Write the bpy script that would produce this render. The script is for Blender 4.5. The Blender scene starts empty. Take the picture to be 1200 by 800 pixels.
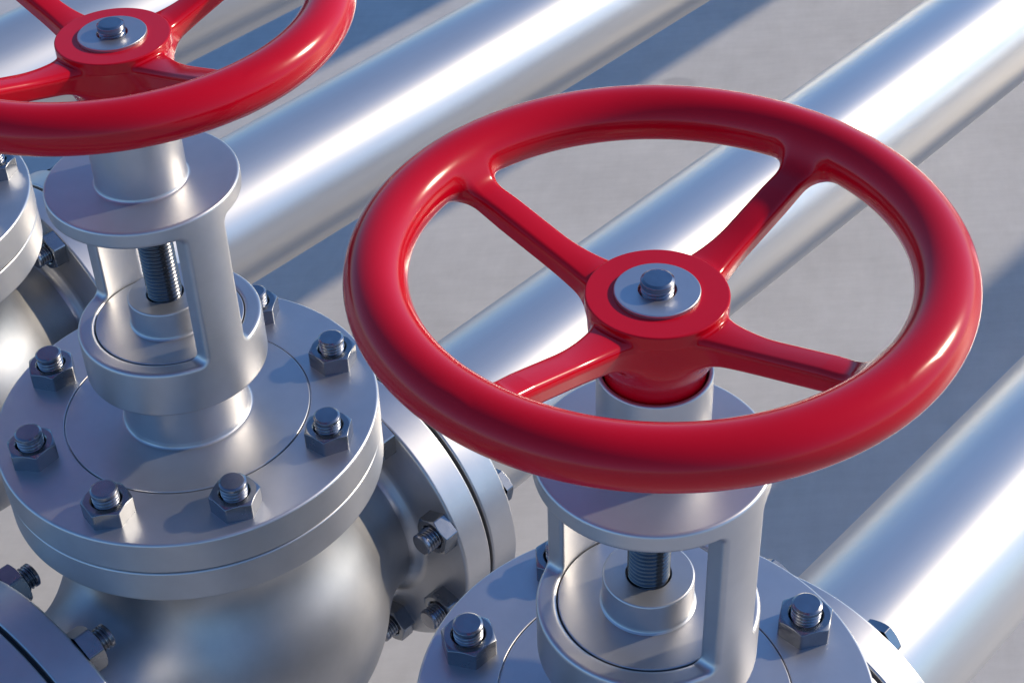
import bpy, math
import numpy as np
import openvdb
from mathutils import Matrix, Vector

S = bpy.context.scene
COL = S.collection
R = math.radians
PI = math.pi

# ------------------------------------------------------------------ materials
def mat(name):
    m = bpy.data.materials.new(name); m.use_nodes = True
    nt = m.node_tree
    return m, nt, nt.nodes['Principled BSDF']

def node(nt, kind, **kw):
    n = nt.nodes.new(kind)
    for k, v in kw.items():
        if k in n.inputs: n.inputs[k].default_value = v
        else: setattr(n, k, v)
    return n

def ramp(nt, src, lo, hi, a=0.3, b=0.7):
    r = node(nt, 'ShaderNodeMapRange')
    r.inputs['From Min'].default_value = a; r.inputs['From Max'].default_value = b
    r.inputs['To Min'].default_value = lo; r.inputs['To Max'].default_value = hi
    nt.links.new(src, r.inputs['Value'])
    return r.outputs['Result']

def mix(nt, fac, c1, c2):
    m = node(nt, 'ShaderNodeMix', data_type='RGBA')
    m.inputs[6].default_value = (*c1, 1); m.inputs[7].default_value = (*c2, 1)
    if fac is not None: nt.links.new(fac, m.inputs[0])
    return m.outputs[2]

def steel(name, col, col2, rough, spread, scale=(1, 1, 1), noise=30, bump=0.02, bumpscale=900, metal=.72):
    m, nt, p = mat(name)
    p.inputs['Metallic'].default_value = metal
    tc = node(nt, 'ShaderNodeTexCoord')
    mp = node(nt, 'ShaderNodeMapping'); mp.inputs['Scale'].default_value = scale
    nt.links.new(tc.outputs['Object'], mp.inputs['Vector'])
    n1 = node(nt, 'ShaderNodeTexNoise', Scale=noise, Detail=6, Roughness=0.6)
    nt.links.new(mp.outputs['Vector'], n1.inputs['Vector'])
    nt.links.new(mix(nt, ramp(nt, n1.outputs['Fac'], 0, 1), col, col2), p.inputs['Base Color'])
    n3 = node(nt, 'ShaderNodeTexNoise', Scale=noise * .37, Detail=4, Roughness=0.6)
    nt.links.new(mp.outputs['Vector'], n3.inputs['Vector'])
    nt.links.new(ramp(nt, n3.outputs['Fac'], rough - spread, rough + spread), p.inputs['Roughness'])
    n2 = node(nt, 'ShaderNodeTexNoise', Scale=bumpscale, Detail=2)
    nt.links.new(mp.outputs['Vector'], n2.inputs['Vector'])
    b = node(nt, 'ShaderNodeBump', Strength=bump, Distance=0.001)
    nt.links.new(n2.outputs['Fac'], b.inputs['Height'])
    nt.links.new(b.outputs['Normal'], p.inputs['Normal'])
    return m

M_STEEL = steel('satin_steel', (.58, .58, .59), (.53, .53, .54), .405, .03, metal=.92)
M_CAST = steel('cast_body_steel', (.50, .50, .505), (.43, .43, .435), .46, .04, metal=.95, noise=22)
M_PIPE = steel('pipe_steel', (.69, .675, .65), (.65, .635, .61), .35, .015, metal=.80, scale=(.12, 1, 1), noise=40, bump=0.0)
M_BOLT = steel('bolt_steel', (.32, .335, .36), (.26, .275, .30), .27, .04, noise=60, metal=1)
M_STUD = steel('stud_steel', (.34, .35, .38), (.26, .27, .30), .25, .04, noise=60, metal=1)
M_THREAD = steel('stem_steel', (.13, .135, .15), (.10, .105, .115), .22, .03, noise=60, metal=1)

def red_paint():
    m, nt, p = mat('red_paint')
    tc = node(nt, 'ShaderNodeTexCoord')
    n1 = node(nt, 'ShaderNodeTexNoise', Scale=14, Detail=5)
    nt.links.new(tc.outputs['Object'], n1.inputs['Vector'])
    nt.links.new(mix(nt, ramp(nt, n1.outputs['Fac'], 0, 1), (.63, .0007, .012), (.58, .0006, .010)), p.inputs['Base Color'])
    nt.links.new(ramp(nt, n1.outputs['Fac'], .16, .20), p.inputs['Roughness'])
    p.inputs['IOR'].default_value = 1.45; p.inputs['Specular IOR Level'].default_value = .38
    p.inputs['Coat Weight'].default_value = .08
    p.inputs['Coat Roughness'].default_value = .12
    n2 = node(nt, 'ShaderNodeTexNoise', Scale=160, Detail=2)
    nt.links.new(tc.outputs['Object'], n2.inputs['Vector'])
    b = node(nt, 'ShaderNodeBump', Strength=.02, Distance=.001)
    nt.links.new(n2.outputs['Fac'], b.inputs['Height']); nt.links.new(b.outputs['Normal'], p.inputs['Normal'])
    return m
M_RED = red_paint()

def gasket():
    m, nt, p = mat('gasket_rubber')
    p.inputs['Base Color'].default_value = (.02, .021, .023, 1); p.inputs['Roughness'].default_value = .55
    return m
M_GASKET = gasket()

def ground_mat():
    m, nt, p = mat('floor_plate')
    tc = node(nt, 'ShaderNodeTexCoord')
    def streak(rot, sc, noise, det=5):
        mp0 = node(nt, 'ShaderNodeMapping'); mp0.inputs['Rotation'].default_value = (0, 0, rot)
        nt.links.new(tc.outputs['Object'], mp0.inputs['Vector'])
        mp = node(nt, 'ShaderNodeMapping'); mp.inputs['Scale'].default_value = sc
        nt.links.new(mp0.outputs['Vector'], mp.inputs['Vector'])
        n = node(nt, 'ShaderNodeTexNoise', Scale=noise, Detail=det, Roughness=.65)
        nt.links.new(mp.outputs['Vector'], n.inputs['Vector'])
        return n.outputs['Fac']
    a = streak(R(44), (.16, 1, 1), 70, 8)
    b = streak(R(-30), (.30, 1, 1), 34, 8)
    c = streak(0, (1, 1, 1), 3.2, 9)
    def add(x, y, op='ADD'):
        q = node(nt, 'ShaderNodeMath', operation=op)
        nt.links.new(x, q.inputs[0])
        if isinstance(y, float): q.inputs[1].default_value = y
        else: nt.links.new(y, q.inputs[1])
        return q.outputs[0]
    s = add(add(add(add(a, .65, 'MULTIPLY'), add(b, .65, 'MULTIPLY')), add(c, 1.7, 'MULTIPLY')), .3333, 'MULTIPLY')
    col = mix(nt, ramp(nt, s, 0, 1, .36, .64), (.485, .468, .448), (.625, .605, .580))
    # a single oval stain on the floor
    mp = node(nt, 'ShaderNodeMapping'); mp.vector_type = 'TEXTURE'; mp.inputs['Location'].default_value = (STAIN[0], STAIN[1], 0)
    mp.inputs['Rotation'].default_value = (0, 0, R(-50))
    mp.inputs['Scale'].default_value = (.036, .022, 1)
    nt.links.new(tc.outputs['Object'], mp.inputs['Vector'])
    ln = node(nt, 'ShaderNodeVectorMath', operation='LENGTH'); nt.links.new(mp.outputs['Vector'], ln.inputs[0])
    st = ramp(nt, ln.outputs['Value'], .22, 0, .7, 1.1)
    mm = node(nt, 'ShaderNodeMix', data_type='RGBA'); nt.links.new(st, mm.inputs[0]); nt.links.new(col, mm.inputs[6])
    mm.inputs[7].default_value = (.10, .10, .11, 1)
    nt.links.new(mm.outputs[2], p.inputs['Base Color'])
    nt.links.new(ramp(nt, s, .50, .38, .40, .60), p.inputs['Roughness'])
    p.inputs['Metallic'].default_value = GROUND_METAL
    bp = node(nt, 'ShaderNodeBump', Strength=.08, Distance=.002)
    nt.links.new(s, bp.inputs['Height']); nt.links.new(bp.outputs['Normal'], p.inputs['Normal'])
    return m

# ------------------------------------------------------------------ mesh building
class MB:
    """collects vertices with exact normals and faces; build() links them as one mesh"""
    def __init__(s): s.v = []; s.n = []; s.f = []; s.k = 0
    def add(s, v, n, f, M=None):
        v = np.asarray(v, float); n = np.asarray(n, float); f = np.asarray(f, int)
        if M is not None:
            A = np.array(M.to_3x3()); v = v @ A.T + np.array(M.to_translation()); n = n @ A.T
        s.v.append(v); s.n.append(n); s.f.append(f + s.k); s.k += len(v)
        return s
    def build(s, name, m, parent=None, loc=None):
        v = np.concatenate(s.v); n = np.concatenate(s.n); f = np.concatenate(s.f)
        n /= np.linalg.norm(n, axis=1, keepdims=True) + 1e-12
        me = bpy.data.meshes.new(name)
        me.vertices.add(len(v)); me.vertices.foreach_set('co', v.astype(np.float32).ravel())
        me.loops.add(f.size); me.loops.foreach_set('vertex_index', f.astype(np.int32).ravel())
        me.polygons.add(len(f)); me.polygons.foreach_set('loop_start', np.arange(0, f.size, f.shape[1], dtype=np.int32))
        me.update(calc_edges=True); me.validate()
        me.polygons.foreach_set('use_smooth', np.ones(len(me.polygons), bool))
        me.normals_split_custom_set_from_vertices(n.astype(np.float32))
        me.materials.append(m)
        o = bpy.data.objects.new(name, me); COL.objects.link(o)
        if parent: o.parent = parent
        if loc is not None: o.location = loc
        return o

def profile(pts, arc=4):
    """pts: (r, z[, bevel]); returns runs of (r, z, nr, nz) with rounded corners"""
    P = [np.array(p[:2], float) for p in pts]; bev = [p[2] if len(p) > 2 else 0 for p in pts]
    out = []; run = []
    L = len(P)
    dirs = [(P[i + 1] - P[i]) / max(np.linalg.norm(P[i + 1] - P[i]), 1e-12) for i in range(L - 1)]
    nor = [np.array([d[1], -d[0]]) for d in dirs]
    run.append((*P[0], *nor[0]))
    for i in range(1, L - 1):
        b = bev[i]
        if b <= 0:
            run.append((*P[i], *nor[i - 1])); out.append(run); run = [(*P[i], *nor[i])]
            continue
        d0, d1 = dirs[i - 1], dirs[i]
        cosv = np.clip(d0 @ d1, -1, 1); turn = math.acos(cosv)
        t = min(b * math.tan(turn / 2), .49 * np.linalg.norm(P[i] - P[i - 1]), .49 * np.linalg.norm(P[i + 1] - P[i]))
        a0 = P[i] - d0 * t; a1 = P[i] + d1 * t
        sgn = 1 if d0[0] * d1[1] - d0[1] * d1[0] > 0 else -1
        rad = t / math.tan(turn / 2)
        cc = a0 - sgn * nor[i - 1] * rad
        for k in range(arc + 1):
            w = k / arc
            n = nor[i - 1] * math.sin((1 - w) * turn) + nor[i] * math.sin(w * turn)
            n /= np.linalg.norm(n)
            run.append((*(cc + sgn * n * rad), *n))
    run.append((*P[-1], *nor[-1])); out.append(run)
    return out

def lathe(mb, pts, M=None, seg=128, arc=4):
    th = np.linspace(0, 2 * PI, seg, endpoint=False); c, s = np.cos(th), np.sin(th)
    for run in profile(pts, arc):
        q = np.array(run); m = len(q)
        r = np.maximum(q[:, 0], 2e-4)
        v = np.stack([r[:, None] * c, r[:, None] * s, np.repeat(q[:, 1:2], seg, 1)], -1).reshape(-1, 3)
        n = np.stack([q[:, 2:3] * c, q[:, 2:3] * s, np.repeat(q[:, 3:4], seg, 1)], -1).reshape(-1, 3)
        i, j = np.meshgrid(np.arange(m - 1), np.arange(seg), indexing='ij'); j2 = (j + 1) % seg
        f = np.stack([i * seg + j, i * seg + j2, (i + 1) * seg + j2, (i + 1) * seg + j], -1).reshape(-1, 4)
        mb.add(v, n, f, M)
    return mb

def thread(mb, r, z0, z1, pitch, depth, M=None, seg=40, cap=True, tipbev=0.0012):
    """helical thread between z0 and z1 with a plain chamfered tip"""
    zz = np.arange(z0, z1, pitch / 8); m = len(zz)
    th = np.linspace(0, 2 * PI, seg, endpoint=False)
    Z, T = np.meshgrid(zz, th, indexing='ij')
    ph = (Z / pitch - T / (2 * PI)) % 1
    tri = np.abs(ph * 2 - 1); prof = np.clip(tri * 1.25 - .12, 0, 1)
    rad = r - depth * prof
    v = np.stack([rad * np.cos(T), rad * np.sin(T), Z], -1)
    dz = np.gradient(rad, zz, axis=0)
    n = np.stack([np.cos(T), np.sin(T), -dz], -1)
    i, j = np.meshgrid(np.arange(m - 1), np.arange(seg), indexing='ij'); j2 = (j + 1) % seg
    f = np.stack([i * seg + j, i * seg + j2, (i + 1) * seg + j2, (i + 1) * seg + j], -1).reshape(-1, 4)
    mb.add(v.reshape(-1, 3), n.reshape(-1, 3), f, M)

def stud(mb, r, z0, z1, pitch, depth, M=None, tip=0.0040, seg=40):
    thread(mb, r, z0, z1 - tip, pitch, depth, M, seg)
    lathe(mb, [(r - depth, z1 - tip - .0012), (r, z1 - tip - .0002, .0004), (r, z1 - .0012, .0006), (r - .0020, z1, .0008), (0, z1)], M, seg, 3)

def hexnut(mb, a, h, rin, M=None):
    """hexagonal nut: flats at distance a, chamfered top and bottom, z from 0 to h"""
    offs = [-30, -28.6, -26.5, -20, -13, -6.5, 0, 6.5, 13, 20, 26.5, 28.6, 30]
    ac = a * .985; tn = math.tan(R(28))
    th = []; rr = []; nn = []
    for k in range(6):
        for o in offs[:-1]:
            t = R(k * 60 + o); th.append(t)
            rad = a / math.cos(R(o))
            e = abs(o) - 26.5
            rad -= max(0, e) * a * .0035
            rr.append(rad)
            w = 0 if e <= 0 else e / 3.5 * 30
            nn.append(R(k * 60) + R(w) * (1 if o > 0 else -1))
    th, rr, nn = map(np.array, (th, rr, nn)); K = len(th)
    drop = np.maximum(rr - ac, 0) * tn
    def ring(r, z): return np.stack([r * np.cos(th), r * np.sin(th), np.broadcast_to(z, th.shape)], -1)
    def band(v0, v1, n0, n1):
        j = np.arange(K); j2 = (j + 1) % K
        f = np.stack([j, j2, K + j2, K + j], -1)
        mb.add(np.concatenate([v0, v1]), np.concatenate([n0, n1]), f, M)
    side = np.stack([np.cos(nn), np.sin(nn), 0 * nn], -1)
    cone = np.stack([np.cos(th) * math.sin(R(28)), np.sin(th) * math.sin(R(28)), 0 * th + math.cos(R(28))], -1)
    up = np.broadcast_to(np.array([0., 0, 1]), side.shape); inn = -np.stack([np.cos(th), np.sin(th), 0 * th], -1)
    e = .0005
    n45 = side + cone
    band(ring(rr, 0.0 * drop), ring(rr, h - drop - e), side, side)
    band(ring(rr, h - drop - e), ring(rr - e, h - drop + e * .5), side, cone)
    band(ring(rr - e, np.minimum(h - drop + e * .5, h)), ring(np.full(K, ac * .97), h), cone, cone * .5 + up * .5)
    band(ring(np.full(K, ac * .97), h), ring(np.full(K, rin + .0012), h), up, up)
    band(ring(np.full(K, rin + .0012), h), ring(np.full(K, rin), h - .0012), up + inn, up + inn)
    band(ring(np.full(K, rin), h - .0012), ring(np.full(K, rin), h - .008), inn, inn)
    return mb

# ------------------------------------------------------------------ smooth solids from distance functions
def smin(a, b, k):
    h = np.clip(.5 + .5 * (b - a) / k, 0, 1)
    return b + (a - b) * h - k * h * (1 - h)
def smax(a, b, k): return -smin(-a, -b, k)
def cyl(p, r, z0, z1, rnd):
    dr = np.hypot(p[..., 0], p[..., 1]) - r + rnd
    dz = np.abs(p[..., 2] - (z0 + z1) / 2) - (z1 - z0) / 2 + rnd
    return np.minimum(np.maximum(dr, dz), 0) + np.hypot(np.maximum(dr, 0), np.maximum(dz, 0)) - rnd

def solid(fn, lo, hi, h, fine=False):
    ax = [np.arange(lo[i], hi[i] + h, h, dtype=np.float32) for i in range(3)]
    arr = np.empty([len(a) for a in ax], np.float32)
    for i, x in enumerate(ax[0]):                    # slab by slab to keep memory low
        Y, Z = np.meshgrid(ax[1], ax[2], indexing='ij')
        arr[i] = fn(np.stack([np.full_like(Y, x), Y, Z], -1))
    g = openvdb.FloatGrid(1.0); g.copyFromArray(np.ascontiguousarray(np.clip(arr, -4 * h, 4 * h)))
    pts, quads = g.convertToQuads(0.0)
    v = np.array(pts, float) * h + np.array(lo)
    q = np.array(quads, int)
    def grad(x):
        e = h * .25; o = np.empty_like(x)
        for k in range(3):
            d = np.zeros(3); d[k] = e
            o[:, k] = (fn(x + d) - fn(x - d)) / (2 * e)
        return o
    for _ in range(3):
        gr = grad(v); L = (gr ** 2).sum(1, keepdims=True) + 1e-9
        st = fn(v)[:, None] * gr / L
        v -= np.clip(st, -h, h)
    if fine:                                         # split every quad in four and pull the new points onto the surface
        nv = len(v)
        e = np.sort(np.stack([q, np.roll(q, -1, 1)], -1).reshape(-1, 2), 1)
        ue, inv = np.unique(e[:, 0] * nv + e[:, 1], return_inverse=True)
        inv = inv.reshape(-1, 4) + nv
        mid = (v[ue // nv] + v[ue % nv]) / 2
        fc = np.arange(len(q)) + nv + len(mid)
        v = np.concatenate([v, mid, v[q].mean(1)])
        q = np.concatenate([np.stack([q[:, k], inv[:, k], fc, inv[:, k - 1]], -1) for k in range(4)])
        gr = grad(v)
        v -= np.clip(fn(v)[:, None] * gr / ((gr ** 2).sum(1, keepdims=True) + 1e-9), -h, h)
    n = grad(v)
    # consistent outward orientation
    a, b, c = v[q[:, 0]], v[q[:, 1]], v[q[:, 2]]
    fl = (np.cross(b - a, c - a) * n[q[:, 0]]).sum(1).sum() < 0
    if fl: q = q[:, ::-1]
    return v, n, q

def submesh(mb, v, n, q, mask):
    f = q[mask]; used, inv = np.unique(f, return_inverse=True)
    mb.add(v[used], n[used], inv.reshape(-1, 4))
    return mb

# ------------------------------------------------------------------ layout (metres, pipe axis at z = 0)
GZ = -0.41                      # ground level
BX, DY = -0.0186, 0.5515        # one step of the valve row
ZH, RW, RT, ZW = 0.684, 0.1803, 0.0208, 0.7080
XN, XP, FT, GAP = -0.207, 0.189, 0.038, 0.0045     # flange faces on both sides of a valve
FR, PR = 0.1755, 0.0985         # flange and pipe radius
STAIN = (1.688, 1.248)
GROUND_METAL = 0.0

def props(o, label=None, cat=None, group=None, kind=None):
    for k, v in (('label', label), ('category', cat), ('group', group), ('kind', kind)):
        if v: o[k] = v
    return o
def empty(name, loc, label, cat, group=None):
    o = bpy.data.objects.new(name, None); COL.objects.link(o); o.location = loc
    o.empty_display_size = .1
    return props(o, label, cat, group)

AX = Matrix.Rotation(PI / 2, 4, 'Y')            # local z -> world x
# ------------------------------------------------------------------ gate valve prototype
NUT_LOW = .0110
NUT_A, NUT_H, STUD_R = .0208, .0180, .0126

def bolt_pair(parent, base, M, low, high, rot, name, ext=.0130):
    """stud through both flanges with a nut at each end; local z runs from low face to high face"""
    mb = MB(); stud(mb, STUD_R, low - NUT_LOW - .004, high + NUT_H + ext, .0037, .0024, M @ Matrix.Rotation(rot * 1.7, 4, 'Z'))
    # closed far end
    lathe(mb, [(0, low - NUT_LOW - .0045), (STUD_R - .0024, low - NUT_LOW - .0045), (STUD_R - .0020, low - NUT_LOW - .004)], M, 40)
    b = mb.build(name, M_STUD, parent)
    n1 = MB(); hexnut(n1, NUT_A, NUT_H, STUD_R + .0012, M @ Matrix.Translation((0, 0, high)) @ Matrix.Rotation(rot, 4, 'Z'))
    n1.build('nut', M_BOLT, b)
    n2 = MB(); hexnut(n2, NUT_A * .9, NUT_LOW, STUD_R + .0012, M @ Matrix.Translation((0, 0, low)) @ Matrix.Rotation(PI, 4, 'X') @ Matrix.Rotation(rot + .3, 4, 'Z'))
    n2.build('nut', M_BOLT, b)
    return b

def sd_body(p):
    sph = np.sqrt((p ** 2).sum(-1)) - .174
    tube = np.hypot(p[..., 1], p[..., 2]) - .1005
    tube = np.maximum(tube, np.abs(p[..., 0] + .009) - .205)
    neck = np.hypot(p[..., 0], p[..., 1]) - .128
    neck = np.maximum(np.maximum(neck, p[..., 2] - .215), -p[..., 2])
    return smin(smin(sph, tube, .035), neck, .02)

def sd_yoke(p):
    r = np.hypot(p[..., 0], p[..., 1])
    shell = smax(cyl(p, .0848, .342, .5456, .0026), .0688 - r, .002)
    rc = .0075                                       # corner radius of the two openings
    qx = .0222 - np.abs(p[..., 0]) + rc; qz = np.abs(p[..., 2] - .460) - .069 + rc
    win = np.minimum(np.maximum(qx, qz), 0) + np.hypot(np.maximum(qx, 0), np.maximum(qz, 0)) - rc
    d = smax(shell, -win, .004)
    plate = cyl(p, .0846, .529, .5456, .0026)
    return np.minimum(d, plate)

def wheel_parts():
    ca = [0, PI / 2, PI, 3 * PI / 2]
    def torus(p): return (np.hypot(np.hypot(p[..., 0], p[..., 1]) - RW, (p[..., 2] - ZW) * 1.09) - RT)
    def bar(p, i):
        # two opposite spokes along one axis; height rises towards the rim
        x, y = np.abs(p[..., i]), np.abs(p[..., 1 - i])
        fl = np.clip((.092 - x) / .055, 0, 1) ** 2
        zc = ZH - .0205 + np.maximum(x - .045, 0) * .275 + fl * .0065
        wy = .0110 + fl * .0075
        hz = .0098 + fl * .0020 - np.clip((x - .13) / .04, 0, 1) * .0025
        # a little wider at the top than below, crowned upper face
        dzv = p[..., 2] - zc
        qy = (y - wy - dzv * .16) + .0058; qz = np.abs(dzv + y * y * 9) - hz + .0058
        d = np.minimum(np.maximum(qy, qz), 0) + np.hypot(np.maximum(qy, 0), np.maximum(qz, 0)) - .0058
        return smax(d, x - (RW - .004), .004)
    def spokes(p): return np.minimum(bar(p, 0), bar(p, 1))
    def boss(p):
        r = np.hypot(p[..., 0], p[..., 1]); z = p[..., 2]
        ell = (np.sqrt((r / .0445) ** 2 + ((z - .652) / .036) ** 2) - 1) * .036
        low = smax(r - .0348, np.abs(z - .640) - .027, .003)
        return smax(smin(ell, low, .008), z - (ZH - .006), .004)
    def hubtop(p): return cyl(p, .0473, ZH - .0105, ZH, .0013)
    def fn(p):
        d = smin(smin(bar(p, 0), torus(p), .019), bar(p, 1), .019)
        d = smin(d, boss(p), .017)
        r = np.hypot(p[..., 0], p[..., 1])
        d = smax(d, (p[..., 2] - (ZH - .0035) - np.maximum(r - .049, 0) * 1.3) * .7, .003)
        return smin(d, hubtop(p), .0025)
    h = .0012
    v, n, q = solid(fn, (-.206, -.206, .608), (.206, .206, .732), h, True)
    c = v[q].mean(1)
    dr = torus(c); dh = np.minimum(boss(c), hubtop(c)); ds = spokes(c)
    r = np.hypot(c[:, 0], c[:, 1])
    isr = (dr <= ds) & (r > .11); ish = (~isr) & (r < .075) & (dh <= ds)
    iss = ~isr & ~ish
    ang = np.round(np.arctan2(c[:, 1], c[:, 0]) / (PI / 2)).astype(int) % 4
    return v, n, q, isr, ish, [iss & (ang == k) for k in range(4)]

def make_valve():
    t = empty('gate_valve', (0, 0, 0), 'x', 'valve', 'gate valves with red handwheels')
    # --- cast body with two end flanges and the flange under the bonnet
    v, n, q = solid(sd_body, (-.235, -.18, -.18), (.222, .18, .22), .004)
    body = MB().add(v, n, q).build('body', M_CAST, t)
    def endflange(x0, s):
        M = Matrix.Translation((x0, 0, 0)) @ (AX if s > 0 else AX @ Matrix.Rotation(PI, 4, 'X'))
        mb = MB()
        # local z: 0 = face towards the valve, FT = mating face; fillet to the neck
        lathe(mb, [(.1007, -.022), (.1009, -.010, .012), (.1110, 0, .012), (FR, 0, .0035), (FR, FT, .0025), (.10, FT)], M, 160)
        return mb.build('end_flange', M_STEEL, body)
    endflange(XP, 1); endflange(XN, -1)
    mb = MB()
    lathe(mb, [(.118, .2045), (.1835, .2045, .0028), (.1835, .2410, .0022), (.10, .2410)], None, 192)
    mb.build('bonnet_seat_flange', M_STEEL, body)
    for x0, s in ((XP + FT, 1), (XN - FT - GAP, 1)):
        M = Matrix.Translation((x0, 0, 0)) @ AX
        mb = MB(); lathe(mb, [(.1, .0002), (FR - .008, .0002), (FR - .008, GAP - .0002), (.1, GAP - .0002)], M, 128)
        mb.build('gasket', M_GASKET, t)
    # --- bonnet
    mb = MB()
    lathe(mb, [(.10, .2425), (.1842, .2425, .0022), (.1842, .2784, .0028), (.1187, .2784, .0008), (.1187, .2755), (.1175, .2755),
               (.1175, .2790, .0009), (.0605, .2790, .004), (.0595, .2850, .003), (.0595, .3415), (.05, .3415)], None, 192)
    bonnet = mb.build('bonnet', M_STEEL, t)
    # --- yoke
    v, n, q = solid(sd_yoke, (-.09, -.09, .337), (.09, .09, .551), .00125)
    MB().add(v, n, q).build('yoke', M_STEEL, t)
    mb = MB(); lathe(mb, [(.0682, .350), (.0682, .3906, .0010), (.0346, .3906)], None, 128)
    gl = mb.build('packing_plate', M_STEEL, t)
    mb = MB(); lathe(mb, [(.0366, .3907), (.0350, .3921, .002), (.0346, .394), (.0346, .4195, .0018), (.0170, .4195, .0008), (.0170, .400)], None, 128)
    mb.build('gland', M_STEEL, t)
    mb = MB(); thread(mb, .0160, .400, .532, .0040, .0017, None, 64)
    mb.build('stem', M_THREAD, t)
    mb = MB(); lathe(mb, [(.0425, .5455), (.0405, .5462, .002), (.0398, .5485, .002), (.0398, .6195, .0016), (.0362, .6195, .0012), (.0362, .600)], None, 128)
    mb.build('yoke_sleeve', M_STEEL, t)
    # --- handwheel: rim is the part, hub, spokes, washer and stem end its sub-parts
    v, n, q, isr, ish, sp = wheel_parts()
    rim = submesh(MB(), v, n, q, isr).build('handwheel', M_RED, t)
    submesh(MB(), v, n, q, ish).build('hub', M_RED, rim)
    for k in range(4): submesh(MB(), v, n, q, sp[k]).build('spoke', M_RED, rim)
    mb = MB(); lathe(mb, [(.0283, ZH - .001), (.0283, ZH + .0028, .0009), (.0125, ZH + .0028, .0006), (.0125, ZH)], None, 96)
    mb.build('washer', M_STEEL, rim)
    mb = MB(); stud(mb, .0112, ZH - .002, ZH + .0118, .0030, .0018, None, .0045, 48)
    mb.build('stem_end', M_STUD, rim)
    # --- bolts
    for k in range(8):
        a = -R(22.5) + k * PI / 4
        M = Matrix.Translation((.1502 * math.cos(a), .1502 * math.sin(a), 0))
        bolt_pair(t, None, M, .2045, .2784, a * .5 + R(8 + 23 * (k * 7 % 5)), 'bonnet_bolt')
    for x0, s in ((XP, 1), (XN, -1)):
        for k in range(8):
            a = R(22.5) + k * PI / 4
            y, z = .1555 * math.cos(a), .1555 * math.sin(a)
            # local +z points towards the valve so that the long stud end shows there
            M = Matrix.Translation((x0, y, z)) @ AX @ (Matrix.Rotation(PI, 4, 'X') if s > 0 else Matrix.Identity(4))
            bolt_pair(t, None, M, -(2 * FT + GAP), 0, R(14 + 17 * (k * 3 % 5)), 'flange_bolt', ext=.0165)
    return t

def copy_tree(o, parent=None):
    c = o.copy(); COL.objects.link(c); c.parent = parent
    for ch in list(o.children): copy_tree(ch, c)
    return c

VALVES = [((-.0018, 0, 0), 'steel gate valve under the red handwheel seen whole at right'),
          ((BX + .0005, DY, 0), 'steel gate valve at left with its round body in view and handwheel cropped at top'),
          ((2 * BX, 2 * DY, 0), 'rearmost steel gate valve, cut by the left edge to a bonnet rim and side flange')]
proto = make_valve()
for i, (loc, lab) in enumerate(VALVES):
    o = proto if i == 0 else copy_tree(proto)
    o.location = loc; o['label'] = lab

# ------------------------------------------------------------------ pipes
def make_pipe(x_end, sgn, x_flange):
    mb = MB(); M = AX if sgn > 0 else AX @ Matrix.Rotation(PI, 4, 'X')
    t = empty('steel_pipe', (0, 0, 0), 'x', 'pipe', 'parallel steel pipes over the floor')
    L = abs(x_end)
    mb = MB(); lathe(mb, [(PR, .03), (PR, L)], M, 192); mb.build('pipe_wall', M_PIPE, t)
    mb = MB(); lathe(mb, [(.09, 0), (FR, 0, .0025), (FR, FT, .0035), (.108, FT, .010), (PR + .002, FT + .008, .010), (PR + .0002, FT + .025)], M, 160)
    mb.build('pipe_flange', M_STEEL, t)
    return t
down = make_pipe(9.0, 1, 0); up = make_pipe(4.0, -1, 0)
DOWN = ['nearest steel pipe, leaving the frame low on the right edge beside the whole handwheel',
        'bright steel pipe passing under the large red handwheel to the upper right corner',
        'bright steel pipe crossing the top centre between the two red handwheels']
UP = ['steel pipe with a bolted flange just outside the frame, feeding the valve in front',
      'dark blue shaded steel pipe flange in the bottom left corner, bolted to the left valve',
      'steel pipe outside the left edge, feeding the rearmost valve']
for i, (loc, _) in enumerate(VALVES):
    o = down if i == 0 else copy_tree(down)
    o.location = (loc[0] + XP + FT + GAP, loc[1], 0); o['label'] = DOWN[i]
    o = up if i == 0 else copy_tree(up)
    o.location = (loc[0] + XN - FT - GAP, loc[1], 0); o['label'] = UP[i]
far = empty('steel_pipe', (0, 3 * DY, 0), 'steel pipe farthest back, seen through the cropped red handwheel in the top left corner', 'pipe', 'parallel steel pipes over the floor')
mb = MB(); lathe(mb, [(PR, -4.0), (PR, 9.0)], AX, 192); mb.build('pipe_wall', M_PIPE, far)

# ------------------------------------------------------------------ ground
me = bpy.data.meshes.new('ground')
me.from_pydata([(-300, -300, 0), (300, -300, 0), (300, 300, 0), (-300, 300, 0)], [], [(0, 1, 2, 3)])
me.materials.append(ground_mat())
g = bpy.data.objects.new('ground', me); COL.objects.link(g); g.location = (0, 0, GZ)
props(g, kind='structure', label='flat grey floor with fine brushed streaks under the pipes', cat='floor')

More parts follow.
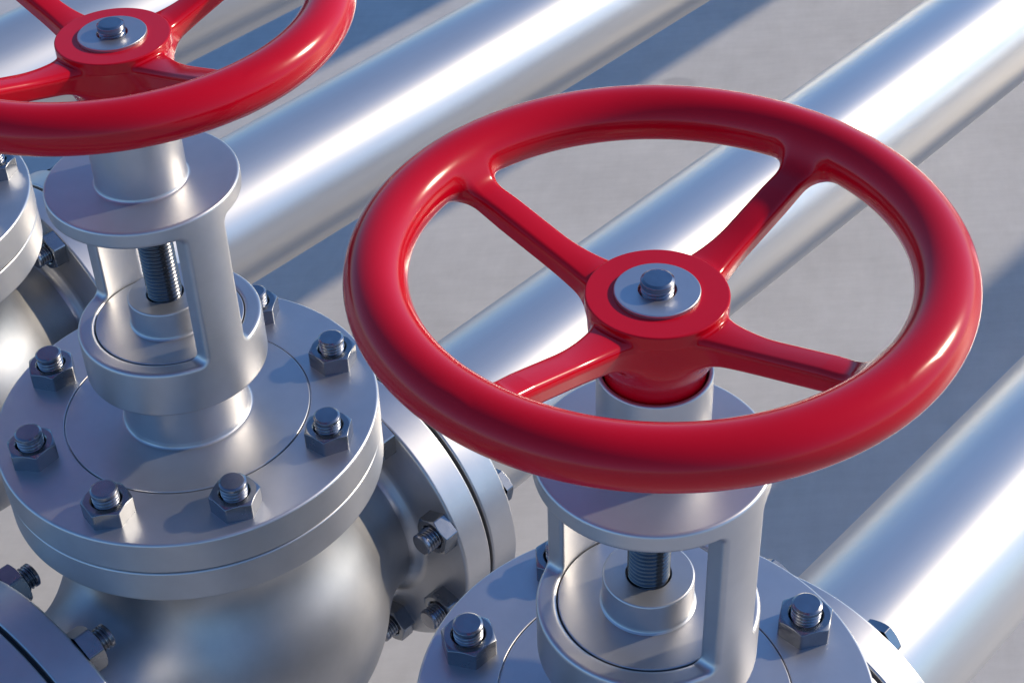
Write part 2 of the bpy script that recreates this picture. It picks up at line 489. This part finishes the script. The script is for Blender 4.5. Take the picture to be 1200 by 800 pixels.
# ------------------------------------------------------------------ light
SUN_AZ, SUN_EL = R(-25), R(28.4)
W = bpy.data.worlds.new('World'); S.world = W; W.use_nodes = True
nt = W.node_tree; bg = nt.nodes['Background']
sky = nt.nodes.new('ShaderNodeTexSky'); sky.sky_type = 'NISHITA'; sky.sun_disc = False
sky.sun_elevation = SUN_EL; sky.sun_rotation = PI / 2 - SUN_AZ
sky.air_density = 1.0; sky.dust_density = 0.25; sky.ozone_density = 3.5
tint = nt.nodes.new('ShaderNodeMix'); tint.data_type = 'RGBA'; tint.blend_type = 'MULTIPLY'; tint.inputs[0].default_value = 1
tint.inputs[7].default_value = (.75, .98, 1.22, 1)          # cool white balance of the sky
nt.links.new(sky.outputs['Color'], tint.inputs[6])
nt.links.new(tint.outputs[2], bg.inputs['Color']); bg.inputs['Strength'].default_value = .12
L = bpy.data.lights.new('sun', 'SUN'); L.energy = 2.9; L.angle = R(2.2); L.color = (1, .84, .62)
lo = bpy.data.objects.new('sun', L); COL.objects.link(lo)
d = Vector((math.cos(SUN_EL) * math.cos(SUN_AZ), math.cos(SUN_EL) * math.sin(SUN_AZ), math.sin(SUN_EL)))
lo.rotation_euler = d.to_track_quat('Z', 'Y').to_euler(); lo.location = d * 5

# ------------------------------------------------------------------ camera
cd = bpy.data.cameras.new('camera'); cam = bpy.data.objects.new('camera', cd); COL.objects.link(cam)
cd.sensor_width = 36; cd.sensor_fit = 'HORIZONTAL'; cd.lens = 1971.9 / 1200 * 36
cd.clip_start = .05; cd.clip_end = 1000
rt = Vector((.6705665, -.74122898, -.03033443)); up_ = Vector((.48716078, .40914407, .77154099)); fw = Vector((.55947739, .53214728, -.63545599))
Mc = Matrix((rt, up_, -fw)).transposed().to_4x4(); Mc.translation = (-.68897918, -.5223328, 1.35378026)
cam.matrix_world = Mc
S.camera = cam

S.view_settings.view_transform = 'Standard'; S.view_settings.look = 'None'
S.view_settings.exposure = 0.3; S.view_settings.gamma = 1
S.render.engine = 'CYCLES'
S.cycles.use_denoising = True; S.cycles.blur_glossy = 0.3
S.cycles.max_bounces = 10; S.cycles.glossy_bounces = 6; S.cycles.diffuse_bounces = 4
